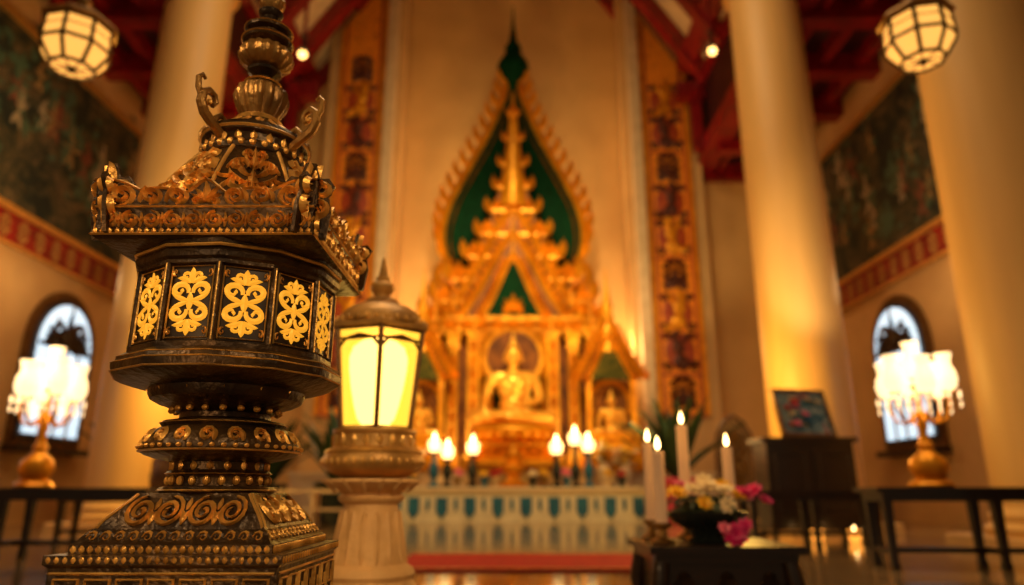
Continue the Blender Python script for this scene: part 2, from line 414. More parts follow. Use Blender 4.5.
for k in range(4):
    f=facet(k*pi/2,rfl)
    for u,s in((-.068,1),(-.026,-1),(.026,1),(.068,-1)):
        mb.motif([scroll(0,0,.95,pi/2,2.0,s,.15,28)],f,.007,relief,.0225,u,-.027)
    for u in(-.047,0,.047): mb.motif([leaf(0,-.9,pi/2,1.0,.2,.6),leaf(0,-.9,pi/2,1.0,.2,-.6),leaf(0,.1,pi/2,.8,.18)],f,.004,relief,.021,u,-.027)
    for e in(-1,1): mb.ribbon([(e*(rfl(z)-.003),z) for z in(-.05,-.04,-.03,-.02,-.01,-.002)],.002,f,.003,goldtrim)
mb.lathe([(.088,-.002),(.092,.003),(.088,.008),(.077,.010),(.075,.018),(.077,.026)],bronze,48)
mb.lathe([(.079,.026),(.083,.029),(.079,.033),(.074,.035),(.074,.047),(.080,.050)],bronze,48)
mb.lathe([(.0805,.0275),(.084,.029),(.0805,.0305)],goldtrim,48)
mb.lathe([(.090,.001),(.0935,.003),(.090,.005)],goldtrim,48)
for j in range(22):
    a=j*2*pi/22;mb.ell((.078*cos(a),.078*sin(a),.018),(.006,.006,.0075),relief,8,6)
for j in range(18):
    a=j*2*pi/18;mb.motif([leaf(0,-.5,pi/2,1,.42)],facet(a,lambda v:.0745),.004,relief,.014,0,.041)
mb.lathe([(.080,.048),(.102,.053),(.118,.058),(.126,.064),(.127,.068),(.126,.073)],bronze,56)
mb.lathe([(.1265,.062),(.129,.0635),(.1265,.065)],goldtrim,56)
mb.lathe([(.124,.073),(.121,.080),(.112,.092),(.103,.100),(.096,.104),(.09,.106)],bronze,56)
for j in range(18):
    f=facet(j*2*pi/18,lambda v:.1215-(v-.078)*.62)
    mb.motif([scroll(-.0,0,.55,0,1.4,1,.17,14),leaf(.55,-.5,pi/2,1,.24,.5)],f,.005,relief,.021,0,.087)
for j in range(48):
    a=j*2*pi/48;mb.ell((.127*cos(a),.127*sin(a),.070),(.0045,.0045,.0035),relief,6,4)
mb.lathe([(.097,.104),(.100,.108),(.097,.112),(.082,.114),(.073,.118),(.073,.126),(.084,.131),(.088,.135),(.098,.138)],bronze,48)
mb.lathe([(.0985,.107),(.1015,.109),(.0985,.110)],goldtrim,48)
for j in range(20):
    a=j*2*pi/20;mb.ell((.086*cos(a),.086*sin(a),.1305),(.006,.006,.005),relief,8,5)
mb.lathe([(.088,.136),(.108,.141),(.121,.148),(.125,.156),(.126,.164),(.120,.168)],bronze,56)
for j in range(14):
    f=facet(j*2*pi/14+.1,lambda v:.110+ (v-.141)*.72)
    mb.motif([leaf(0,-.3,pi/2,.8,.2),leaf(0,-.2,.5,.6,.16,.8),leaf(0,-.2,pi-.5,.6,.16,-.8)],f,.004,relief,.02,0,.151)
ph=pi/12+D(-5)
mb.lathe([(.128,.164),(.150,.170),(.168,.176),(.178,.181),(.180,.190),(.180,.196),(.175,.199),(.173,.206),(.166,.211),(.160,.215)],bronze,12,ph,apo=True)
mb.lathe([(.1797,.195),(.1815,.1962),(.1797,.1975)],goldtrim,12,ph,apo=True)
mb.lathe([(.1797,.1815),(.1812,.183),(.1797,.184)],goldtrim,12,ph,apo=True)
mb.lathe([(.1730,.205),(.1745,.206),(.1730,.207)],goldtrim,12,ph,apo=True)
AP=.155
mb.lathe([(AP,.212),(AP,.362)],panelblk,12,ph,apo=True)
mb.lathe([(AP+.001,.212),(AP+.006,.214),(AP+.006,.222),(AP,.225)],bronze,12,ph,apo=True)
mb.lathe([(AP,.345),(AP+.006,.348),(AP+.006,.354),(.166,.358),(.168,.366),(.164,.372),(.169,.379),(.169,.386)],bronze,12,ph,apo=True)
mb.lathe([(.1685,.373),(.1705,.3755),(.1685,.378)],goldtrim,12,ph,apo=True)
dm=damask();side=2*AP*math.tan(pi/12)
for j in range(12):
    a=ph+pi/12+j*pi/6;f=facet(a,lambda v:AP+.0015)
    av=ph+j*pi/6;rv=AP/cos(pi/12)+.001
    mb.tube([(rv*cos(av),rv*sin(av),.22),(rv*cos(av),rv*sin(av),.350)],.0055,bronze,8)
    mb.tube([((rv+.005)*cos(av),(rv+.005)*sin(av),.224),((rv+.005)*cos(av),(rv+.005)*sin(av),.348)],.0013,goldtrim,6)
    hw=side/2-.0075
    mb.ribbon([(-hw,.228),(hw,.228),(hw,.343),(-hw,.343),(-hw,.226)],.0014,f,.0025,goldtrim)
    mb.motif(fat(dm,1.12),f,.002,inlay,.053,0,.2855,kx=.060)
    fc=[scroll(.78,.95,.14,D(250),1,1,.05,8),scroll(.78,-.95,.14,D(110),1,-1,.05,8)]
    mb.motif(fc+mirror(fc),f,.002,relief,.05,0,.2855,kx=.036)
# square eave with cresting
mb.sq([(.150,.380),(.168,.384),(.174,.389),(.174,.397),(.171,.401),(.171,.428),(.174,.433),(.176,.440),(.166,.445),(.10,.475)],bronze)
for k in range(4):
    a=k*pi/2
    f=facet(a,lambda v:.175)
    for z in(.3905,.4365): mb.ribbon([(-.174,z),(.174,z)],.0022,f,.003,goldtrim)
    for j in range(30):
        mb.motif([leaf(0,-.5,pi/2,1,.42)],f,.003,relief,.009,-.168+j*.01155,.3955)
    f=facet(a,lambda v:.1715)
    for j in range(10):
        u=-.150+j*.0333;s=1 if j%2 else -1
        mb.motif([scroll(0,0,.95,pi/2,1.8,s,.2,22)],f,.007,relief,.0150,u,.4150)
        mb.motif([leaf(0,-.9,pi/2,1.8,.22),leaf(0,-.3,pi/2-.7,.9,.16),leaf(0,-.3,pi/2+.7,.9,.16)],f,.005,relief,.0135,u+.0167,.4145)
    fo=facet(a,lambda v:.172+(v-.44)*.12);fi=facet(a,lambda v:.164+(v-.44)*.12)
    M=40;top=[]
    for i in range(M+1):
        u=-.176+.352*i/M;t=abs(u)/.176
        z=.462+.030*t**2.5+.010*abs(sin(i/M*pi*5))+.020*math.exp(-(u/.02)**2)
        top.append((u,z))
    vs=[];
    for (u,z) in top: vs+= [fo(u,.438,0),fo(u,z,0),fi(u,z,0),fi(u,.438,0)]
    fs=[]
    for i in range(M):
        o=i*4
        fs+=[(o,o+4,o+5,o+1),(o+1,o+5,o+6,o+2),(o+2,o+6,o+7,o+3)]
    mb.add(vs,fs,bronze)
    mb.ribbon([(u,z-.002) for u,z in top],.0028,fo,.005,goldtrim)
    for j,u in enumerate((-.135,-.088,-.046,.046,.088,.135)):
        s=1 if u<0 else -1
        kk=.022 if abs(u)<.12 else .027
        mb.motif([scroll(0,0,.75,-pi/2,1.7,s,.2,22),leaf(-.8*s,-.6,pi/2,1.5,.24,-.8*s)],fo,.008,relief,kk,u,.456+.3*(kk-.02))
    mb.motif(palmette(),fo,.008,relief,.040,0,.444)
# corner antefixes
for k in range(4):
    a=pi/4+k*pi/2
    for da in(-.62,.62):
        mb.M=Matrix.Translation((.225*cos(a),.225*sin(a),.435))@Matrix.Rotation(a+da,4,'Z')
        f=lambda u,v,h:(h+.12*v,u,v)
        fb=lambda u,v,h:(-.006-h+.12*v,u,v)
        P=[(-.03,-.045),(.03,-.045),(.036,.0),(.030,.03),(.040,.05),(.030,.066),(.016,.064),(.008,.095),(-.008,.095),(-.016,.064),(-.030,.066),(-.040,.05),(-.030,.03),(-.036,.0)]
        n=len(P);vs=[f(x,z,0) for x,z in P]+[fb(x,z,0) for x,z in P]
        mb.add(vs,[tuple(range(n)),tuple(range(n,2*n))[::-1]]+[(i,i+n,(i+1)%n+n,(i+1)%n) for i in range(n)],bronze)
        for ff in(f,fb):
            mb.motif([scroll(.5,.9,.48,pi,1.4,-1,.16,18),scroll(-.5,.9,.48,0,1.4,1,.16,18),scroll(.42,-.1,.45,pi*.7,1.4,-1,.16,18),scroll(-.42,-.1,.45,pi*.3,1.4,1,.16,18),leaf(0,-1,pi/2,2,.18),leaf(0,.9,pi/2,1.5,.26),leaf(.3,-.9,pi/2-.2,.8,.15),leaf(-.3,-.9,pi/2+.2,.8,.15)],ff,.009,relief,.036,0,.008)
    mb.M=Matrix.Identity(4)
# bell roof
rp=[(.156,.448),(.154,.46),(.149,.485),(.139,.515),(.126,.545),(.112,.575),(.099,.600),(.089,.618)]
pr=D(-23)+pi/8
mb.lathe(rp,bronze,8,pr,apo=True)
def rr(v):
    for i in range(len(rp)-1):
        if rp[i][1]<=v<=rp[i+1][1]:
            t=(v-rp[i][1])/(rp[i+1][1]-rp[i][1]);return rp[i][0]+(rp[i+1][0]-rp[i][0])*t+.001
    return rp[0][0] if v<rp[0][1] else rp[-1][0]
ac=acanthus()
for k in range(8):
    a=pr+pi/8+k*pi/4
    base=facet(a,rr)
    def f(u,v,h): return base(u*rr(v)/.14,v,h)
    mb.motif(ac,f,.010,relief,.072,0,.546,kx=.064)
    av=pr+k*pi/4
    mb.tube([((rr(z)/cos(pi/8))*cos(av),(rr(z)/cos(pi/8))*sin(av),z) for z in(.452,.48,.51,.54,.57,.6,.617)],.0035,goldtrim,8)
mb.lathe([(.086,.612),(.094,.620),(.096,.628),(.090,.634),(.086,.636)],bronze,48)
for j in range(30):
    a=j*2*pi/30;mb.ell((.093*cos(a),.093*sin(a),.628),.0062,relief,8,6)
mb.lathe([(.086,.634),(.087,.648),(.095,.652),(.097,.660),(.093,.667),(.075,.673),(.055,.678),(.045,.690),(.036,.702)],bronze,48)
mb.lathe([(.096,.654),(.099,.657),(.096,.660)],goldtrim,48)
for j in range(20):
    a=j*2*pi/20;f=facet(a,lambda v:.087)
    mb.motif([leaf(0,-.5,pi/2,1,.4)],f,.004,relief,.016,0,.642)
for j in range(16):
    a=j*2*pi/16;f=facet(a,lambda v:.078-(v-.672)*1.5)
    mb.motif([leaf(0,-.5,pi/2,1,.36)],f,.004,relief,.022,0,.684)
mb.lathe([(.040,.698,.05),(.043,.703,.05),(.036,.708)],goldtrim,48)
mb.lathe([(.030,.706),(.034,.718,.14),(.043,.735,.14),(.046,.750,.14),(.043,.764,.14),(.032,.774,.1),(.026,.778)],antique,72,kf=14)
mb.lathe([(.030,.776),(.034,.780),(.030,.785),(.020,.789),(.017,.796),(.024,.802),(.031,.806),(.033,.811),(.026,.816)],bronze,40)
mb.lathe([(.032,.778),(.0355,.7805),(.032,.783)],goldtrim,40)
mb.lathe([(.026,.815),(.036,.822,.12),(.046,.834,.12),(.048,.846,.12),(.042,.860,.12),(.030,.868,.1)],antique,72,kf=16)
mb.lathe([(.030,.866),(.046,.874),(.049,.880),(.046,.886),(.034,.890),(.034,.896),(.044,.901),(.046,.907),(.040,.913),(.024,.919),(.018,.928),(.016,.940),(.022,.946),(.024,.953),(.016,.960)],bronze,40)
mb.lathe([(.0475,.878),(.0505,.880),(.0475,.882)],goldtrim,40)
mb.lathe([(.0445,.905),(.0475,.907),(.0445,.909)],goldtrim,40)
mb.lathe([(.014,.958),(.021,.968,.1),(.024,.982,.1),(.018,.998,.1),(.008,1.02),(.003,1.035)],antique,40,kf=10)
KN=[(.445,.445),(.618,.585),(.667,.640),(.702,.682),(.778,.763),(1.04,1.013)]
def remap(z):
    if z<.445: return z
    for (a,b),(c,d) in zip(KN,KN[1:]):
        if z<=c: return b+(d-b)*(z-a)/(c-a)
    return z
mb.v=[(x,y,remap(z)) for x,y,z in mb.v]
for k in range(4):
    a=D(-23)+k*pi/2
    mb.M=Matrix.Rotation(a,4,'Z')@Matrix.Translation((.006,0,-.030))
    P=[(.070,.635),(.088,.650),(.106,.658),(.122,.668),(.132,.685),(.130,.703),(.118,.713),(.105,.709),(.100,.698),(.106,.689),(.114,.691)]
    mb.tube([(x,0,z) for x,z in P],[.008,.009,.009,.009,.0085,.008,.007,.006,.005,.0045,.005],antique,8)
    P=[(.130,.690),(.141,.708),(.143,.726),(.135,.735),(.128,.730)]
    mb.tube([(x,0,z) for x,z in P],[.005,.0055,.005,.004,.003],antique,8)
    P=[(.100,.654),(.096,.670),(.086,.680),(.078,.677),(.077,.670),(.082,.667)]
    mb.tube([(x,0,z) for x,z in P],[.006,.0055,.005,.0045,.004,.004],antique,8)
    mb.ell((.114,0,.692),.006,relief,8,6)
mb.M=Matrix.Identity(4)
LX,LY=-.487,1.2
mb.build('ornate_bronze_lantern',(LX,LY,EYE),angle=32)
mb=MB()
mb.sq([(.2,0),(.2,.05),(.18,.07),(.15,.09),(.15,.32),(.18,.34),(.195,.36),(.195,.40)],wood)
for k in range(4):
    mb.motif(damask(),facet(k*pi/2,lambda v:.151),.006,goldtrim,.1,0,.205)
mb.build('wooden_pedestal',(LX,LY,0))

# ---------------------------------------------------------------- glowing lantern on stone baluster
mb=MB()
hx=D(-90)+D(12)
mb.lathe([(.085,.640),(.12,.652),(.15,.668),(.162,.684),(.163,.700),(.153,.716),(.156,.722),(.148,.730),(.130,.738),(.128,.775),(.134,.782),(.134,.792),(.12,.796)],brassl,40)
for j in range(20):
    a=j*2*pi/20;mb.motif([leaf(0,-.5,pi/2,1,.3)],facet(a,lambda v:.129),.006,goldtrim,.036,0,.757)
for j in range(36):
    a=j*2*pi/36;mb.ell((.160*cos(a),.160*sin(a),.692),(.008,.008,.012),goldtrim,6,5)
nb=6
mb.lathe([(.119,.792),(.121,.80),(.153,1.105),(.153,1.112)],pane,nb,hx,apo=False)
for j in range(nb):
    a=hx+j*2*pi/nb
    mb.tube([(.123*cos(a),.123*sin(a),.79),(.157*cos(a),.157*sin(a),1.112)],.0085,brassd,8)
for z,r in((.797,.124),(1.075,.1535),(1.108,.159)):
    for j in range(nb):
        a=hx+j*2*pi/nb;a2=hx+(j+1)*2*pi/nb
        mb.tube([(r*cos(a),r*sin(a),z),(r*cos(a2),r*sin(a2),z)],.005,brassd,6)
for j in range(nb):
    a=hx+(j+.5)*2*pi/nb;f=facet(a,lambda v:.1575*cos(pi/6)-(1.112-v)*.095+.002)
    mb.ribbon([(-.07,1.05),(-.05,1.073),(0,1.085),(.05,1.073),(.07,1.05)],.006,f,.005,brassd)
mb.lathe([(.04,.805),(.06,.83),(.072,.87),(.085,.93),(.094,.99),(.096,1.03),(.085,1.065),(.06,1.085),(.03,1.095)],bulb,24)
mb.lathe([(.02,.79),(.03,.80),(.02,.85)],brassl,16)
mb.lathe([(.160,1.108),(.172,1.115),(.174,1.128),(.165,1.138)],brassl,nb,hx)
mb.lathe([(.158,1.135),(.150,1.155),(.128,1.18),(.10,1.20),(.07,1.212),(.05,1.216)],brassl,nb*2,hx)
for j in range(30):
    a=j*2*pi/30;mb.ell((.155*cos(a),.155*sin(a),1.141),(.008,.008,.012),goldtrim,6,5)
mb.lathe([(.055,1.212),(.060,1.222),(.05,1.232),(.03,1.238),(.026,1.25),(.038,1.262),(.042,1.276),(.034,1.29),(.02,1.298),(.024,1.308),(.016,1.318),(.012,1.34),(.004,1.385)],brassl,28)
mb.build('glowing_lantern',(-.445,2.3,0))
mb=MB()
mb.lathe([(.20,0),(.20,.06),(.18,.08),(.18,.13),(.16,.16),(.165,.19),(.172,.24),(.178,.27),(.172,.30),(.150,.325),(.140,.345),(.146,.36),(.140,.375),(.118,.39),(.113,.42),(.108,.46),(.098,.50),(.087,.54),(.084,.565),(.10,.575),(.104,.586),(.092,.596),(.11,.61),(.14,.622),(.15,.632),(.145,.64)],stone,48)
for j in range(16):
    a=j*2*pi/16;f=facet(a,lambda v:.085+max(0,.56-v)*.18)
    mb.motif([leaf(0,-.5,pi/2,1,.13)],f,.008,stone,.15,0,.47)
    mb.motif([leaf(0,-.5,pi/2,1,.26)],facet(a,lambda v:.11+(v-.6)*1.2),.008,stone,.04,0,.618)
mb.build('stone_baluster',(-.445,2.3,0))

# ---------------------------------------------------------------- altar table w/ flowers at right
def candle(mb,x,y,z0,h,r,holder=True):
    if holder:
        mb.lathe([(r*1.9,0),(r*2,.012),(r*.9,.03),(r*.7,.06),(r*1.6,.075),(r*1.7,.09),(r*1.2,.09)],brass,20,c=(x,y,z0));z0+=.085;h-=.085
    mb.lathe([(r,0),(r*.97,h*.9),(r*1.02,h-.008),(r*.8,h),(r*.5,h-.006)],wax,20,c=(x,y,z0))
    mb.tube([(x,y,z0+h-.01),(x,y,z0+h+.014)],.0025,panelblk,5)
    mb.lathe([(.002,.006),(.009,.016),(.0115,.026),(.008,.044),(.003,.06),(.0008,.068)],flame,10,c=(x,y,z0+h))
def flower(mb,c,r,m,n=8,cm=None,rng=random):
    ax=Vector((rng.uniform(-.5,.5),rng.uniform(-1,-.2),rng.uniform(.4,1))).normalized()
    q=Vector((0,0,1)).rotation_difference(ax).to_matrix()
    for layer,(tilt,rs) in enumerate(((.35,1),(.8,.75),(1.15,.45))):
        for i in range(n):
            a=2*pi*i/n+layer*.4
            R=q@Matrix.Rotation(a,3,'Z')@Matrix.Rotation(-tilt,3,'Y')
            p=Vector(c)+R@Vector((r*.5*rs,0,0))
            mb.ell(p,(r*.5*rs,r*.26*rs,r*.07),m,8,5,R)
    mb.ell(c,r*.2,cm or yelm,8,6)
TX,TY=.905,3.4
mb=MB()
mb.box((0,0,.365),(.66,.62,.03),wood);mb.box((0,0,.335),(.60,.56,.04),wood)
mb.box((0,0,.2),(.55,.5,.24),wood)
for sx in(-1,1):
    for sy in(-1,1):
        mb.tube([(sx*.27,sy*.24,.34),(sx*.29,sy*.26,.2),(sx*.275,sy*.245,.08),(sx*.30,sy*.27,.0)],[.035,.04,.03,.04],wood,10)
for k in range(3):
    mb.motif(damask(),lambda u,v,h:(u,-.252-h,v),.006,bronze,.08,-.18+.18*k,.2)
mb.build('low_altar_table',(TX,TY,0))
mb=MB();z0=.381
mb.lathe([(.09,0),(.1,.015),(.07,.03),(.09,.05),(.15,.085),(.185,.12),(.19,.135),(.17,.135)],ceram,32)
mb.ell((0,0,.135),(.16,.16,.04),leafm,14,7)
R=random.Random(5)
for i in range(40):
    a=R.uniform(0,2*pi);r=R.uniform(.08,.2);zz=.15+R.uniform(0,.04)
    d=Vector((cos(a),sin(a),0))
    base=Vector((r*.5*cos(a),r*.5*sin(a),zz));L_=R.uniform(.09,.15)
    w=.018
    pts=[base,base+d*L_*.4+Vector((0,0,.025)),base+d*L_*.8+Vector((0,0,.012)),base+d*L_+Vector((0,0,-.015))]
    n2=Vector((-d.y,d.x,0))
    ws=[.004,w,w*.7,.002];vs=[]
    for p,ww in zip(pts,ws): vs+=[tuple(p-n2*ww),tuple(p+n2*ww)]
    mb.add(vs,[(k*2,k*2+1,k*2+3,k*2+2) for k in range(3)],leafm)
fl=[(-.2,-.03,.20,.05,yelm),(-.15,-.1,.21,.055,yelm),(-.08,-.12,.22,.06,whim),(-.01,-.11,.235,.062,whim),(.06,-.1,.22,.055,whim),(-.1,0,.24,.055,pink2),
    (.0,.0,.26,.055,whim),(.12,-.08,.20,.05,yelm),(.17,-.05,.21,.055,pinkm),(.22,-.02,.22,.055,pinkm),(.2,.05,.2,.05,pink2),(.26,-.04,.18,.045,pinkm),(-.17,.03,.23,.045,redm),(.09,.02,.24,.05,yelm),(-.05,-.17,.17,.045,yelm),(.05,-.18,.16,.045,whim)]
for x,y,z,r,m in fl: flower(mb,(x,y,z),r,m,8,yelm,R)
mb.tube([(.04,-.15,.14),(.07,-.21,.12),(.08,-.24,.06)],.004,leafm,5)
flower(mb,(.05,-.255,.04),.062,pinkm,9,yelm,R);flower(mb,(.095,-.245,.075),.045,pinkm,8,yelm,R);flower(mb,(.01,-.245,.065),.04,pink2,8,yelm,R)
mb.build('flower_bowl',(TX-.01,TY-.03,z0))
for x,y,h,r in((.875,3.655,.555,.029),(.665,3.26,.40,.028),(1.09,3.62,.44,.027),(.685,3.6,.46,.024)):
    mb=MB();candle(mb,0,0,0,h,r);mb.build('pillar_candle',(x,y,z0))

# ---------------------------------------------------------------- benches and candelabra
def bench(x,y,L_,W,H,rz=0,n=3):
    mb=MB()
    mb.box((0,0,H-.02),(L_,W,.04),wood);mb.box((0,0,H-.075),(L_-.1,W-.08,.07),wood)
    for i in range(n):
        sx=-1+2*i/(n-1)
        for sy in(-1,1):
            mb.sq([(.028,0),(.034,.03),(.026,.06),(.03,H*.5),(.036,H-.1)],wood,c=(sx*(L_/2-.09),sy*(W/2-.08),0))
        mb.box((sx*(L_/2-.09),0,.14),(.035,W-.16,.045),wood)
    mb.box((0,0,.14),(L_-.2,.035,.045),wood)
    mb.build('wooden_bench',(x,y,0),rz)
bench(-4.75,7.0,2.6,.6,.64,D(4));bench(-4.4,9.0,2.3,.5,.6)
bench(3.95,6.1,1.9,.5,.64,D(-4));bench(3.5,8.6,1.6,.5,.62);bench(5.0,4.9,1.7,.5,.66,D(-6))
def candelabra(x,y,z,sz=1):
    mb=MB()
    mb.lathe([(.16,0),(.18,.02),(.15,.05),(.11,.07),(.13,.10),(.155,.16),(.14,.22),(.08,.27),(.05,.31),(.07,.34),(.045,.37),(.03,.45),(.045,.5),(.03,.55),(.025,.8),(.05,.83),(.03,.86)],gold,28)
    for k in range(7):
        if k<6:
            a=k*pi/3+.3;d=Vector((cos(a),sin(a),0));R_=.24
            mb.tube([d*.02+Vector((0,0,.62)),d*.12+Vector((0,0,.52)),d*.2+Vector((0,0,.55)),d*R_+Vector((0,0,.66)),d*R_+Vector((0,0,.74))],.013,gold,8)
            c=d*R_+Vector((0,0,.74+.03*(k%2)))
        else: c=Vector((0,0,.9))
        mb.lathe([(.02,-.02),(.05,0),(.02,.02)],gold,16,c=c)
        mb.lathe([(.03,.0),(.07,.04),(.085,.1),(.075,.17),(.05,.22),(.055,.27),(.07,.32)],shade,18,c=c)
        for q in range(6):
            aa=q*pi/3;p=c+Vector((.09*cos(aa),.09*sin(aa),-.03));mb.ell(p,(.012,.012,.035),shade,6,5)
            p=c+Vector((.09*cos(aa),.09*sin(aa),-.11));mb.ell(p,(.008,.008,.025),shade,6,5)
    ob=mb.build('candelabra',(x,y,z));ob.scale=(1,1,sz)
candelabra(-4.62,6.98,.64,1.13);candelabra(3.54,6.1,.64,1.02)
for x,y in((3.9,9.4),(4.35,9.35)):
    mb=MB();mb.lathe([(.05,0),(.07,.02),(.085,.13),(.08,.14)],candlered,16);mb.lathe([(.002,.13),(.015,.15),(.002,.19)],flame,8);mb.build('votive_candle',(x,y,0))

# hanging lanterns
def hang(x,y,z,zt,s):
    mb=MB()
    pf=[(.235,0),(.345,.17),(.36,.24),(.345,.52)]
    pf=[(a*s,b*s) for a,b in pf]
    mb.lathe(pf,hpane,8,.2)
    for k in range(8):
        a=.2+k*pi/4
        mb.tube([(r*cos(a)*1.01,r*sin(a)*1.01,zz) for r,zz in pf],.024*s,brassd,6)
        mb.tube([(0,0,-.012*s),(.235*s*cos(a),.235*s*sin(a),-.005)],.009*s,brassd,5)
    for i,(r,zz) in enumerate(pf):
        if i!=1: mb.tube([(r*1.01*cos(.2+k*pi/4),r*1.01*sin(.2+k*pi/4),zz) for k in range(9)],.023*s,brassd,6)
    for q,r in((.40,.352),):
        mb.tube([(r*s*cos(.2+k*pi/4),r*s*sin(.2+k*pi/4),q*s) for k in range(9)],.009*s,brassd,5)
    mb.lathe([(.36*s,.52*s),(.41*s,.55*s),(.39*s,.58*s),(.30*s,.66*s),(.2*s,.72*s),(.1*s,.76*s),(.07*s,.84*s),(.09*s,.88*s),(.03*s,.94*s)],brass,8,.2)
    mb.lathe([(.01,-.06*s),(.03*s,-.04*s),(.06*s,0)],brassd,12)
    mb.tube([(0,0,.9*s),(0,0,zt-z)],.012,brassd,6)
    mb.build('hanging_lantern',(x,y,z),angle=25)
hang(-3.62,5.0,3.95,ceilz(-3.62)-.1,.72);hang(3.39,5.0,4.02,ceilz(3.39)-.1,.72)
pbulb=mat('pendant_bulb',(1,.6,.2),.5,0,emis=(1,.55,.15),es=6)
def pend(x,y,z):
    mb=MB();mb.ell((0,0,0),.1,pbulb,14,9);mb.lathe([(.16,.04),(.1,.16),(.05,.22),(.05,.5),(.09,.55),(.03,.6)],wood,16)
    mb.tube([(0,0,.5),(0,0,ceilz(x)-z-.1)],.05,redp,8);mb.build('pendant_lamp',(x,y,z))
pend(-5.2,15,11.05);pend(4.98,15,11.15)

# ---------------------------------------------------------------- altar
mb=MB();mb.box((0,0,.01),(2.15,1.5,.02),carpetm);mb.box((0,-.68,.022),(2.1,.04,.006),goldtrim);mb.box((0,.68,.022),(2.1,.04,.006),goldtrim)
mb.build('red_carpet',(.1,6.6,0))
mb=MB()
mb.box((0,16.2,.33),(5.7,1.3,.66),clothw);mb.box((0,16.2,.68),(5.9,1.4,.06),clothw)
for k in range(19):
    x=-2.7+k*.3
    if k%2==0: mb.prism([(x-.12,.5),(x+.12,.5),(x+.12,.2),(x,.05),(x-.12,.2)],15.515,15.545,blue)
    else: mb.motif([leaf(0,-.5,pi/2,1,.15)],Splane(15.54),.02,blue,.3,x,.35)
mb.box((0,15.52,.64),(5.75,.05,.06),white)
mb.box((0,17.6,.55),(7.4,1.5,1.1),white);mb.box((0,17.55,1.14),(7.6,1.6,.1),gold)
mb.build('altar_table')
def buddha(name,loc,s,m):
    mb=MB()
    E=lambda c,r,R=None:mb.ell(c,r,m,18,12,R)
    C=lambda a,b,ra,rb:mb.cap(a,b,ra,rb,m)
    E((0,.08,.24),(.42,.32,.25));E((0,.06,.52),(.29,.21,.26));E((0,.04,.82),(.34,.22,.26));E((0,.03,1.0),(.40,.22,.2))
    C((-.36,.04,1.12),(.36,.04,1.12),.13,.13);C((0,.04,1.2),(0,.0,1.42),.115,.095)
    for q in(-1,1):
        C((q*.2,.05,.2),(q*.8,-.28,.17),.22,.15)
        C((q*.8,-.3,.16),(-q*.1,-.52,.17+(.09 if q<0 else 0)),.15,.09)
        E((-q*.3,-.55,.2+(.09 if q<0 else 0)),(.17,.08,.055))
    C((-.45,.04,1.1),(-.6,.06,.66),.125,.09);C((-.6,.06,.66),(-.62,-.35,.42),.09,.06)
    E((-.62,-.45,.35),(.065,.035,.1))
    for i,dx in enumerate((-.045,-.015,.015,.045)): C((-.62+dx,-.47,.3),(-.62+dx*1.1,-.5,.14+.02*abs(i-1.5)),.019,.014)
    C((-.57,-.44,.37),(-.53,-.49,.28),.02,.015)
    C((.45,.04,1.1),(.6,.04,.64),.125,.09);C((.6,.04,.64),(.2,-.38,.42),.09,.06)
    E((.1,-.42,.41),(.12,.075,.035))
    for i in range(4): C((.02,-.46+.035*i,.42),(-.12+.02*abs(i-1.5),-.47+.035*i,.43),.019,.014)
    C((.1,-.36,.44),(.04,-.33,.47),.02,.015)
    E((0,-.02,1.6),(.185,.195,.235));E((0,-.08,1.5),(.13,.12,.11));E((0,.02,1.84),(.11,.11,.09))
    for q in(-1,1):
        E((q*.19,.01,1.55),(.022,.045,.12));E((q*.07,-.195,1.6),(.045,.016,.014));C((q*.03,-.205,1.655),(q*.13,-.175,1.66),.009,.007)
    C((0,-.2,1.63),(0,-.235,1.55),.016,.028);E((0,-.205,1.48),(.05,.022,.014));E((0,-.20,1.46),(.04,.022,.012))
    mb.lathe([(.07,1.88),(.05,1.94),(.06,1.97),(.03,2.03),(.008,2.16)],m,14)
    P=[Vector((.30,-.08,1.22)),Vector((.18,-.2,1.05)),Vector((.02,-.21,.85)),Vector((-.16,-.17,.65)),Vector((-.3,-.05,.48))]
    mb.tube(P,.022,m,6);mb.tube([Vector((.36,-.1,1.15)),Vector((.34,-.2,.95)),Vector((.3,-.2,.6)),Vector((.28,-.25,.42))],[.07,.06,.06,.05],m,8)
    ob=mb.build(name,loc);ob.scale=(s,s,s)
    r=ob.modifiers.new('remesh','REMESH');r.mode='VOXEL';r.voxel_size=.017;r.use_smooth_shade=True
    sm=ob.modifiers.new('smooth','SMOOTH');sm.iterations=3;sm.factor=.5
    return ob
bz=2.12
buddha('buddha_statue',(.03,17.3,bz),1.12,goldb)
mb=MB()
mb.sq([(1.15,1.19),(1.15,1.3),(1.0,1.36),(.92,1.45),(.92,1.55),(1.05,1.62),(1.05,1.68)],gold)
mb.lathe([(.75,1.66),(.7,1.72),(.78,1.8),(.98,1.92),(1.04,2.0),(1.0,2.08),(.95,2.12)],gold,40)
for j in range(20):
    a=j*2*pi/20
    for (r0,zc,t) in((.86,1.86,.9),(.8,1.97,.8)):
        mb.ell((r0*cos(a+(.15 if zc>1.9 else 0)),r0*sin(a+(.15 if zc>1.9 else 0)),zc),(.19,.14,.12),gold,8,6,Matrix.Rotation(a,3,'Z')@Matrix.Rotation(-.6,3,'Y'))
for k in range(7): mb.motif(palmette(),Splane(-.94),.04,gold,.22,-.72+.24*k,1.42)
mb.build('lotus_throne',(.03,17.3,0))
rere=bpy.data.objects.new('altar_reredos',None);bpy.context.collection.objects.link(rere)
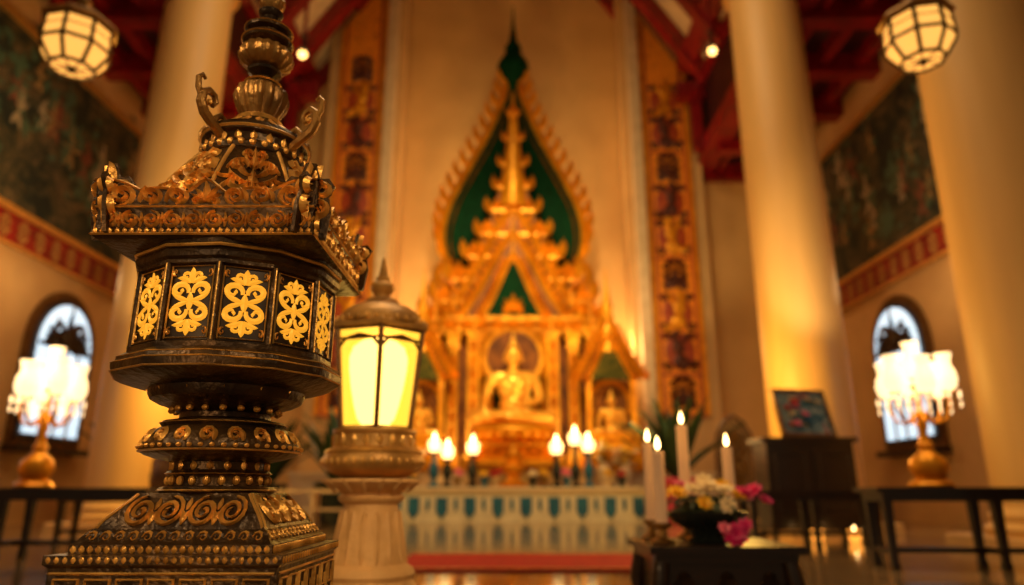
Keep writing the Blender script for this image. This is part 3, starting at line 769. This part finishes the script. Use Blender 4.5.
def teeth(mb,pts,y,L_,W,m,side,step=1,up=.9,h=.06):
    for i in range(0,len(pts)-1,step):
        x,z=pts[i]
        if side>0: a=D(35)*up; mb.motif([leaf(0,0,a-.2,1,W,.9)],Splane(y),h,m,L_,x,z)
        else: a=pi-D(35)*up; mb.motif([leaf(0,0,a+.2,1,W,-.9)],Splane(y),h,m,L_,x,z)
def interp(P,n):
    out=[];seg=[math.dist(P[i],P[i+1]) for i in range(len(P)-1)];T=sum(seg)
    for k in range(n+1):
        d=T*k/n;i=0
        while i<len(seg)-1 and d>seg[i]: d-=seg[i];i+=1
        t=min(1,d/seg[i]);out.append((P[i][0]+(P[i+1][0]-P[i][0])*t,P[i][1]+(P[i+1][1]-P[i][1])*t))
    return out
def smoothp(P,it=2):
    for _ in range(it):
        Q=[P[0]]
        for i in range(len(P)-1):
            a,b=P[i],P[i+1];Q+=[(a[0]*.75+b[0]*.25,a[1]*.75+b[1]*.25),(a[0]*.25+b[0]*.75,a[1]*.25+b[1]*.75)]
        Q.append(P[-1]);P=Q
    return P
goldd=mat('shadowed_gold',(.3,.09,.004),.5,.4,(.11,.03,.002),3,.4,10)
mb=MB();y=18.5;cx0=.03
H=smoothp([(1.1,5.9),(1.65,6.35),(1.95,7.0),(2.05,7.7),(1.88,8.5),(1.55,9.2),(1.15,10.0),(.8,10.7),(.5,11.4),(.25,12.2),(.12,12.9)])
poly=[(cx0+x,z) for x,z in H]+[(cx0-x,z) for x,z in H[::-1]]
mb.prism(poly,y,y+.25,green)
for sd in(-1,1):
    P=[(cx0+sd*x,z) for x,z in H]
    mb.ribbon(interp(P,50),.11,Splane(y),.12,gold)
    P2=[(cx0+sd*max(x-.26,.02),z-.1) for x,z in H if z<11.6];mb.ribbon(interp(P2,40),.03,Splane(y-.01),.05,goldd)
    Q=interp(P,18)
    teeth(mb,[q for q in Q[1:]],y-.02,.66,.16,gold,sd,1,1.75,.1)
    mb.motif([scroll(0,0,.5,pi/2,1.3,-sd,.13,20)],Splane(y-.03),.1,gold,1,cx0+sd*1.7,6.35)
mb.lathe([(.12,12.3),(.34,12.6),(.5,12.95),(.46,13.2),(.22,13.6),(.26,13.75),(.13,14.0),(.05,14.6),(.01,15.3)],green,20,c=(cx0,y+.1,0))
mb.build('flame_backdrop',parent=rere)
mb=MB();y=18.05
T=[(2.3,4.7),(2.25,5.0),(1.95,5.15),(2.0,5.5),(1.6,5.7),(1.62,6.1),(1.2,6.3),(1.2,6.75),(.88,6.95),(.86,7.4),(.64,7.6),(.6,8.1),(.45,8.3),(.42,8.8),(.32,9.0),(.3,9.5),(.22,9.7),(.2,10.3),(.13,10.5),(.1,11.1),(.03,11.7)]
poly=[(cx0+x,z) for x,z in T]+[(cx0-x,z) for x,z in T[::-1]]
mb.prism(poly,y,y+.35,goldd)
for i in range(1,len(T)-1,2):
    x,z=T[i]
    for sd in(-1,1):
        k=.55*(1-(z-4.7)/9)+.1
        mb.motif([leaf(0,0,pi/2-sd*.75,1,.2,sd*.9),leaf(-sd*.25,0,pi/2-sd*.3,.9,.16,sd*.5)],Splane(y-.03),.12,gold,k*1.25,cx0+sd*(x-.05),z-.05)
    n=max(1,int(x/.2))
    mb.box((cx0,y-.05,z),(2*x,.18,.09),gold)
    for j in range(-n,n+1):
        mb.motif([leaf(0,0,pi/2,1,.22)],Splane(y-.06),.1,gold,.36 if z<8 else .24,cx0+j*x/(n+.3),z+.03)
mb.lathe([(.42,8.2),(.34,8.8),(.36,8.9),(.26,9.5),(.28,9.6),(.18,10.3),(.2,10.4),(.1,11.1),(.03,11.9)],gold,16,c=(cx0,y-.0,0))
def gable(cx,y,z0,hw,h,w,fill,tooth=.3,nt=12):
    P=[]
    for i in range(21):
        t=i/20;P.append((hw*(1-t)**.85*(1-.12*sin(pi*t)),z0+h*t))
    mb.prism([(cx+a,b) for a,b in P]+[(cx-a,b) for a,b in P[::-1]],y,y+.12,fill)
    for sd in(-1,1):
        Q=[(cx+sd*a,b) for a,b in P]
        mb.ribbon(Q,w,Splane(y),.1,gold)
        teeth(mb,interp(Q,nt)[:-1],y-.02,tooth,.2,gold,sd,1,1.5,.08)
        mb.motif([scroll(0,0,1,pi,1.2,-sd if sd>0 else 1,.28,14)],Splane(y-.03),.08,gold,w*1.5,cx+sd*hw*1.02,z0+.02)
    mb.lathe([(w*.6,z0+h-.1),(w*.9,z0+h),(w*.5,z0+h+.1),(.02,z0+h+.6)],gold,10,c=(cx,y,0))
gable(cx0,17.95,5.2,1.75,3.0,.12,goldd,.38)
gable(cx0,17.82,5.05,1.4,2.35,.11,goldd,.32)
gable(cx0,17.7,5.0,.85,1.75,.10,green,.26)
mb.motif(palmette(),Splane(17.66),.06,gold,.5,cx0,5.15)
for k in range(9): mb.motif(palmette(),Splane(17.62),.05,gold,.3,cx0-1.6+k*.4,4.72)
mb.box((cx0,17.85,4.95),(3.4,.4,.16),gold);mb.box((cx0,17.85,4.68),(4.4,.36,.12),gold)
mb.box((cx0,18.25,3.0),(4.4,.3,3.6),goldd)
mb.box((cx0,17.98,3.5),(1.7,.1,2.7),greenp)
mb.ribbon([(cx0-.78,2.3),(cx0-.78,4.75),(cx0+.78,4.75),(cx0+.78,2.3)],.06,Splane(17.92),.05,gold)
for sd in(-1,1):
    for X,zt,w in((1.02,4.95,.3),(1.55,4.6,.26),(2.05,4.4,.24)):
        x=cx0+sd*X
        mb.sq([(w*.75,1.19),(w*.75,1.45),(w*.5,1.55),(w*.5,zt-.45),(w*.7,zt-.35),(w*.55,zt-.25),(w*.8,zt-.1),(w*.8,zt)],gold,c=(x,17.85,0))
        z=1.7
        while z<zt-.5: mb.motif(damask(),Splane(17.85-w*.5),.03,gold,.16,x,z);z+=.36
        if X>1.1:
            mb.lathe([(w*.6,zt),(w*.35,zt+.25),(w*.45,zt+.3),(w*.2,zt+.7),(.01,zt+1.35)],gold,12,c=(x,17.85,0))
            mb.motif([leaf(0,0,pi/2-sd*.7,.8,.2,sd*.9),leaf(0,0,pi/2+sd*.6,.6,.16,-sd*.9)],Splane(17.7),.06,gold,.8,x,zt)
    for j in range(9):
        mb.motif([leaf(0,0,pi/2-sd*.8,1,.2,sd*1.0)],Splane(17.75),.08,gold,.6,cx0+sd*(1.9+.04*j),2.0+.33*j)
mb.build('golden_spire_tower',parent=rere)
mb=MB();hz=3.95
mb.M=Matrix.Translation((cx0,17.78,hz))@Matrix.Rotation(pi/2,4,'X')
mb.lathe([(.02,0),(.66,.0),(.68,.05)],goldd,48)
mb.lathe([(.66,-.03),(.68,.06),(.80,.08),(.84,.0)],gold,48)
mb.M=Matrix.Identity(4)
for j in range(28):
    a=-.5+j*(pi+1)/27;mb.motif([leaf(0,0,a,.3,.07,0)],lambda u,v,h:(u,17.74-h,v),.04,gold,1,cx0+.82*cos(a),hz+.82*sin(a))
for q in(-1,1): mb.tube([(cx0+q*.6,17.8,hz-.5),(cx0+q*.55,17.8,2.1)],.06,gold,8)
mb.build('halo',parent=rere)
for sd in(-1,1):
    mb=MB();cx=0
    mb.sq([(.72,1.19),(.72,1.4),(.6,1.46),(.6,1.75),(.7,1.82),(.7,1.9)],gold,c=(0,17.4,0))
    for q in(-1,1): mb.sq([(.09,1.9),(.07,2.0),(.07,3.3),(.1,3.4)],gold,c=(q*.55,17.3,0))
    mb.box((0,17.72,2.6),(1.1,.08,1.5),goldd)
    gable(0,17.3,3.35,.85,1.5,.09,goldd,.24,10);gable(0,17.22,3.3,.6,1.1,.07,greenp,.18,8)
    mb.lathe([(.3,4.0),(.22,4.5),(.26,4.55),(.13,5.1),(.16,5.15),(.05,5.7),(.01,6.3)],gold,14,c=(0,17.45,0))
    mb.ribbon([(.5*cos(a),2.75+.55*sin(a)) for a in [D(-30)+D(240)*i/20 for i in range(21)]],.06,Splane(17.6),.05,gold)
    mb.build('side_shrine',((2.45 if sd>0 else -2.3),0,0),parent=rere)
    buddha('small_buddha_statue',((2.45 if sd>0 else -2.3),17.3,1.9),.55,goldb)
def lampstand(x,y,h,m=ceram):
    mb=MB();mb.lathe([(.13,0),(.14,.03),(.07,.08),(.05,.15),(.1,.25),(.12,.4),(.06,.52),(.05,h-.25),(.13,h-.2),(.14,h-.18)],m,20)
    mb.lathe([(.09,h-.18),(.13,h-.1),(.14,h+.02),(.11,h+.08)],votive,18);mb.lathe([(.01,h+.06),(.05,h+.12),(.005,h+.26)],flame,10)
    mb.build('votive_lamp',(x,y,.71))
for x,h in((-1.75,.95),(-1.45,.8),(-.88,.9),(1.0,.9),(1.42,1.1),(1.72,.95)): lampstand(x,16.1,h,blue if abs(x)>1.5 else ceram)
R=random.Random(11)
for i,x in enumerate((-2.5,-2.2,-1.2,-.6,-.35,.45,.7,1.2,2.1,2.4)):
    mb=MB();m=(white,ceram,brass,blue)[i%4]
    mb.lathe([(.07,0),(.08,.02),(.04,.06),(.1,.14),(.13,.2),(.12,.21)],m,20)
    fm2=(whim,yelm,pink2,yelm,redm)[i%5]
    for k in range(7):
        a=R.uniform(0,6.28);r=R.uniform(0,.1);flower(mb,(r*cos(a),r*sin(a),.24+R.uniform(0,.1)),.08,fm2,6,yelm,R)
    mb.build('offering_bowl',(x,15.75,.71))
def bouquet(x,y,z,m1,m2,s=1.0,pot=white):
    mb=MB();mb.lathe([(.12,0),(.14,.03),(.1,.08),(.16,.25),(.18,.38),(.11,.5),(.14,.56)],pot,20)
    for k in range(26):
        a=R.uniform(0,6.28);r=R.uniform(0,.33);zz=.75+R.uniform(-.12,.3)-r*.5
        mb.tube([(0,0,.5),(r*.6*cos(a),r*.6*sin(a),zz-.1),(r*cos(a),r*sin(a),zz)],.008,leafm,4)
        flower(mb,(r*cos(a),r*sin(a),zz),.1,m1 if k%2 else m2,6,yelm,R)
    ob=mb.build('flower_bouquet',(x,y,z));ob.scale=(s,s,s)
bouquet(2.1,16.5,.71,whim,yelm,1.0);bouquet(2.6,16.5,.71,yelm,whim,.9);bouquet(-2.3,16.5,.71,yelm,whim,.9)
mb=MB();mb.lathe([(.3,0),(.32,.05),(.18,.12),(.13,.22),(.27,.36),(.3,.42),(.18,.44),(.12,.52),(.22,.66),(.24,.7),(.1,.72),(.03,.95)],gold,28);mb.build('offering_pedestal',(.03,15.85,.71))
pinkpot=mat('pink_pot',(.5,.05,.12),.4)
def plant(x,y,s,seed):
    R=random.Random(seed);mb=MB()
    mb.lathe([(.2,0),(.24,.04),(.3,.4),(.34,.5),(.3,.52),(.28,.48)],pinkpot if seed%2 else ceram,20)
    mb.lathe([(.28,.44),(.1,.48)],wood,16)
    for i in range(42):
        a=R.uniform(0,2*pi);el=R.uniform(.85,1.45);L_=R.uniform(.8,1.35);d=Vector((cos(a),sin(a),0));n2=Vector((-d.y,d.x,0))
        vs=[];K=7
        for k in range(K+1):
            t=k/K;p=d*(L_*cos(el)*t+.2*t*t)+Vector((0,0,.45+L_*sin(el)*t-.18*t*t*L_))
            w=.08*sin(pi*min(1,t*.93+.05))
            vs+=[tuple(p-n2*w),tuple(p+Vector((0,0,-.02))),tuple(p+n2*w)]
        fs=[]
        for k in range(K): o=k*3;fs+=[(o,o+1,o+4,o+3),(o+1,o+2,o+5,o+4)]
        mb.add(vs,fs,leafm)
    ob=mb.build('potted_plant',(x,y,0));ob.scale=(s,s,s*1.25)
plant(3.3,14.3,1.35,1);plant(-3.6,14.7,1.25,2);plant(-5.2,15.4,1.2,4);plant(-4.5,11.9,1.0,6);plant(-7.6,14.4,1.2,8)
mb=MB();mb.box((0,0,.62),(1.6,.5,.06),white)
for k in(-1,0,1): mb.box((k*.75,0,.3),(.06,.48,.6),white)
mb.box((0,0,.3),(1.5,.46,.04),white);mb.build('white_shelf',(-3.6,13.3,0))
mb=MB()
mb.box((0,0,.72),(1.2,.55,1.1),wood);mb.box((0,0,1.3),(1.32,.65,.06),wood);mb.box((0,0,.15),(1.26,.6,.08),wood)
for q in(-1,1):
    mb.box((q*.3,-.285,.72),(.52,.03,.9),wood)
    mb.ribbon([(q*.3-.2,.35),(q*.3+.2,.35),(q*.3+.2,1.1),(q*.3-.2,1.1),(q*.3-.2,.33)],.015,Splane(-.302),.015,wood)
    for w in(-1,1): mb.tube([(q*.55,w*.22,.12),(q*.58,w*.25,0)],[.05,.035],wood,8)
mb.build('black_cabinet',(4.1,10.1,0))
mb=MB()
mb.M=Matrix.Translation((.02,.0,0))@Matrix.Rotation(-.28,4,'X')@Matrix.Scale(1.12,4)
mb.box((0,0,.34),(.74,.04,.6),paint)
for q in(-1,1): mb.box((q*.37,-.01,.34),(.04,.06,.64),brassd);mb.box((0,-.01,.34+q*.3),(.78,.06,.04),brassd)
Rp=random.Random(4)
for k in range(16):
    flower(mb,(Rp.uniform(-.28,.28),-.03,.34+Rp.uniform(-.2,.22)),.07,(pink2,redm,blue,whim)[k%4],6,yelm,Rp)
mb.M=Matrix.Identity(4)
mb.tube([(-.25,.26,.01),(0,.2,.5),(.25,.26,.01)],.02,wood,6)
mb.build('framed_floral_painting',(4.22,10.1,1.335),D(14))
chairw=mat('carved_teak',(.08,.03,.012),.4,0,(.14,.06,.02),8)
mb=MB()
mb.box((0,0,.5),(.8,.7,.08),chairw)
for q in(-1,1):
    for w in(-1,1): mb.tube([(q*.34,w*.3,.5),(q*.36,w*.32,.25),(q*.33,w*.3,0)],[.05,.035,.05],chairw,8)
    mb.tube([(q*.38,.3,.5),(q*.38,.32,1.3),(q*.34,.34,1.8),(q*.2,.34,2.05),(0,.34,2.2)],.04,chairw,8)
    mb.tube([(q*.38,.3,.9),(q*.4,-.1,.92),(q*.4,-.3,.85),(q*.38,-.3,.5)],.035,chairw,8)
mb.prism([(-.33,.55),(.33,.55),(.33,1.7),(.18,2.0),(0,2.12),(-.18,2.0),(-.33,1.7)],.33,.37,chairw)
mb.motif(damask(),Splane(.32),.04,brass,.6,0,1.3,kx=.45);mb.build('carved_chair',(4.7,14.9,0),D(-10))
mb=MB();mb.lathe([(.2,0),(.22,.05),(.12,.12),(.2,.4),(.3,.8),(.26,1.1),(.16,1.25),(.22,1.35)],chairw,24)
for k in range(20):
    a=k*2*pi/20;mb.motif([leaf(0,-.5,pi/2,1,.12)],facet(a,lambda v:.27),.02,brass,.4,0,.85)
mb.build('floor_urn',(-4.9,10.4,0))

# ---------------------------------------------------------------- lights
def light(kind,name,loc,e,col,size=.3,target=None,spot=60,blend=.6):
    l=bpy.data.lights.new(name,kind);l.energy=e;l.color=col
    if kind=='AREA': l.size=size
    else: l.shadow_soft_size=size
    if kind=='SPOT': l.spot_size=D(spot);l.spot_blend=blend
    o=bpy.data.objects.new(name,l);bpy.context.collection.objects.link(o);o.location=loc
    if target: o.rotation_euler=(Vector(target)-Vector(loc)).to_track_quat('-Z','Y').to_euler()
    return o
W=(1,.64,.27);A=(1,.5,.12)
light('SPOT','altar_fill_spot',(0,8.5,10.5),2900,(1,.72,.33),.4,(0,18,5.0),48)  # added key and two low spots without fixtures, brightening the altar gold
light('SPOT','altar_fill_spot',(-3,12.5,1.0),650,(1,.69,.28),.3,(0,18.3,7.0),60)
light('SPOT','altar_fill_spot',(2.6,13.0,1.0),650,(1,.69,.28),.3,(0,18.3,7.0),60)
light('POINT','niche_fill_point',(-2.9,19.2,4.5),150,W,.3);light('POINT','niche_fill_point',(2.9,19.2,4.5),150,W,.3)  # added points hidden behind the altar to warm the back wall, next line too
light('POINT','niche_fill_point',(0,19.3,9.5),230,W,.3)
light('SPOT','frieze_fill_spot',(-3.6,14.5,2.0),600,(1,.72,.34),.2,(-4.66,19,9),60)  # added pair without fixtures, lifts the dim friezes
light('SPOT','frieze_fill_spot',(3.6,14.5,2.0),600,(1,.72,.34),.2,(4.66,19,9),60)
light('SPOT','mural_fill_spot',(-5.0,9.5,3.0),260,(1,.75,.42),.2,(-9.5,13.5,7.2),60)  # added pair to brighten the murals, no fixture behind them
light('SPOT','mural_fill_spot',(3.8,9.5,3.0),260,(1,.75,.42),.2,(8.5,15,7.2),60)
light('POINT','column_uplight',(3.2,11.0,2.4),270,(1,.55,.1),.35);light('POINT','column_uplight',(-4.7,11.2,2.8),270,(1,.55,.1),.35)
light('AREA','nave_fill_area',(-.5,7.5,13),560,(1,.72,.38),5,(-.5,9.5,0))  # added overhead fill for the whole nave, not a fixture
light('POINT','aisle_fill_point',(7.2,12.5,4.5),26,W,.3);light('POINT','aisle_fill_point',(-8.2,12.5,4.5),26,W,.3)  # added fill for the aisles and murals, no fixture here
light('POINT','lantern_flame',(-.445,2.3,1.1),3,(1,.6,.2),.05)
light('SPOT','lantern_fill_spot',(.9,-.7,2.3),105,(1,.71,.36),.1,(-.5,1.2,.95),40)  # added fill spots aimed at the bronze lantern, unseen and without fixtures
light('SPOT','lantern_fill_spot',(-1.8,.2,2.0),55,(1,.67,.32),.1,(-.5,1.2,.95),40)
light('SPOT','lantern_fill_spot',(-.9,-.5,.9),26,(1,.6,.26),.1,(-.5,1.2,.75),40)
light('SPOT','lantern_fill_spot',(.5,.3,2.2),70,(1,.64,.28),.1,(-.445,2.3,.8),34)  # added fill for the front of the glowing lantern
light('POINT','candelabra_glow',(-4.66,6.6,2.1),24,W,.2);light('POINT','candelabra_glow',(3.56,5.7,2.1),24,W,.2)
light('POINT','candle_glow',(.85,3.2,1.05),3.5,A,.05)
w=bpy.data.worlds.new('world');bpy.context.scene.world=w;w.use_nodes=True
w.node_tree.nodes['Background'].inputs[0].default_value=(1,.7,.4,1);w.node_tree.nodes['Background'].inputs[1].default_value=.15
bpy.context.scene.view_settings.view_transform='Standard'

cam=bpy.data.cameras.new('camera');co=bpy.data.objects.new('camera',cam);bpy.context.collection.objects.link(co)
co.location=(0,0,EYE);co.rotation_euler=(D(90+16),0,0);cam.lens=24.5;cam.sensor_width=36;cam.clip_start=.02
cam.dof.use_dof=True;cam.dof.focus_distance=1.12;cam.dof.aperture_fstop=1.9
bpy.context.scene.camera=co
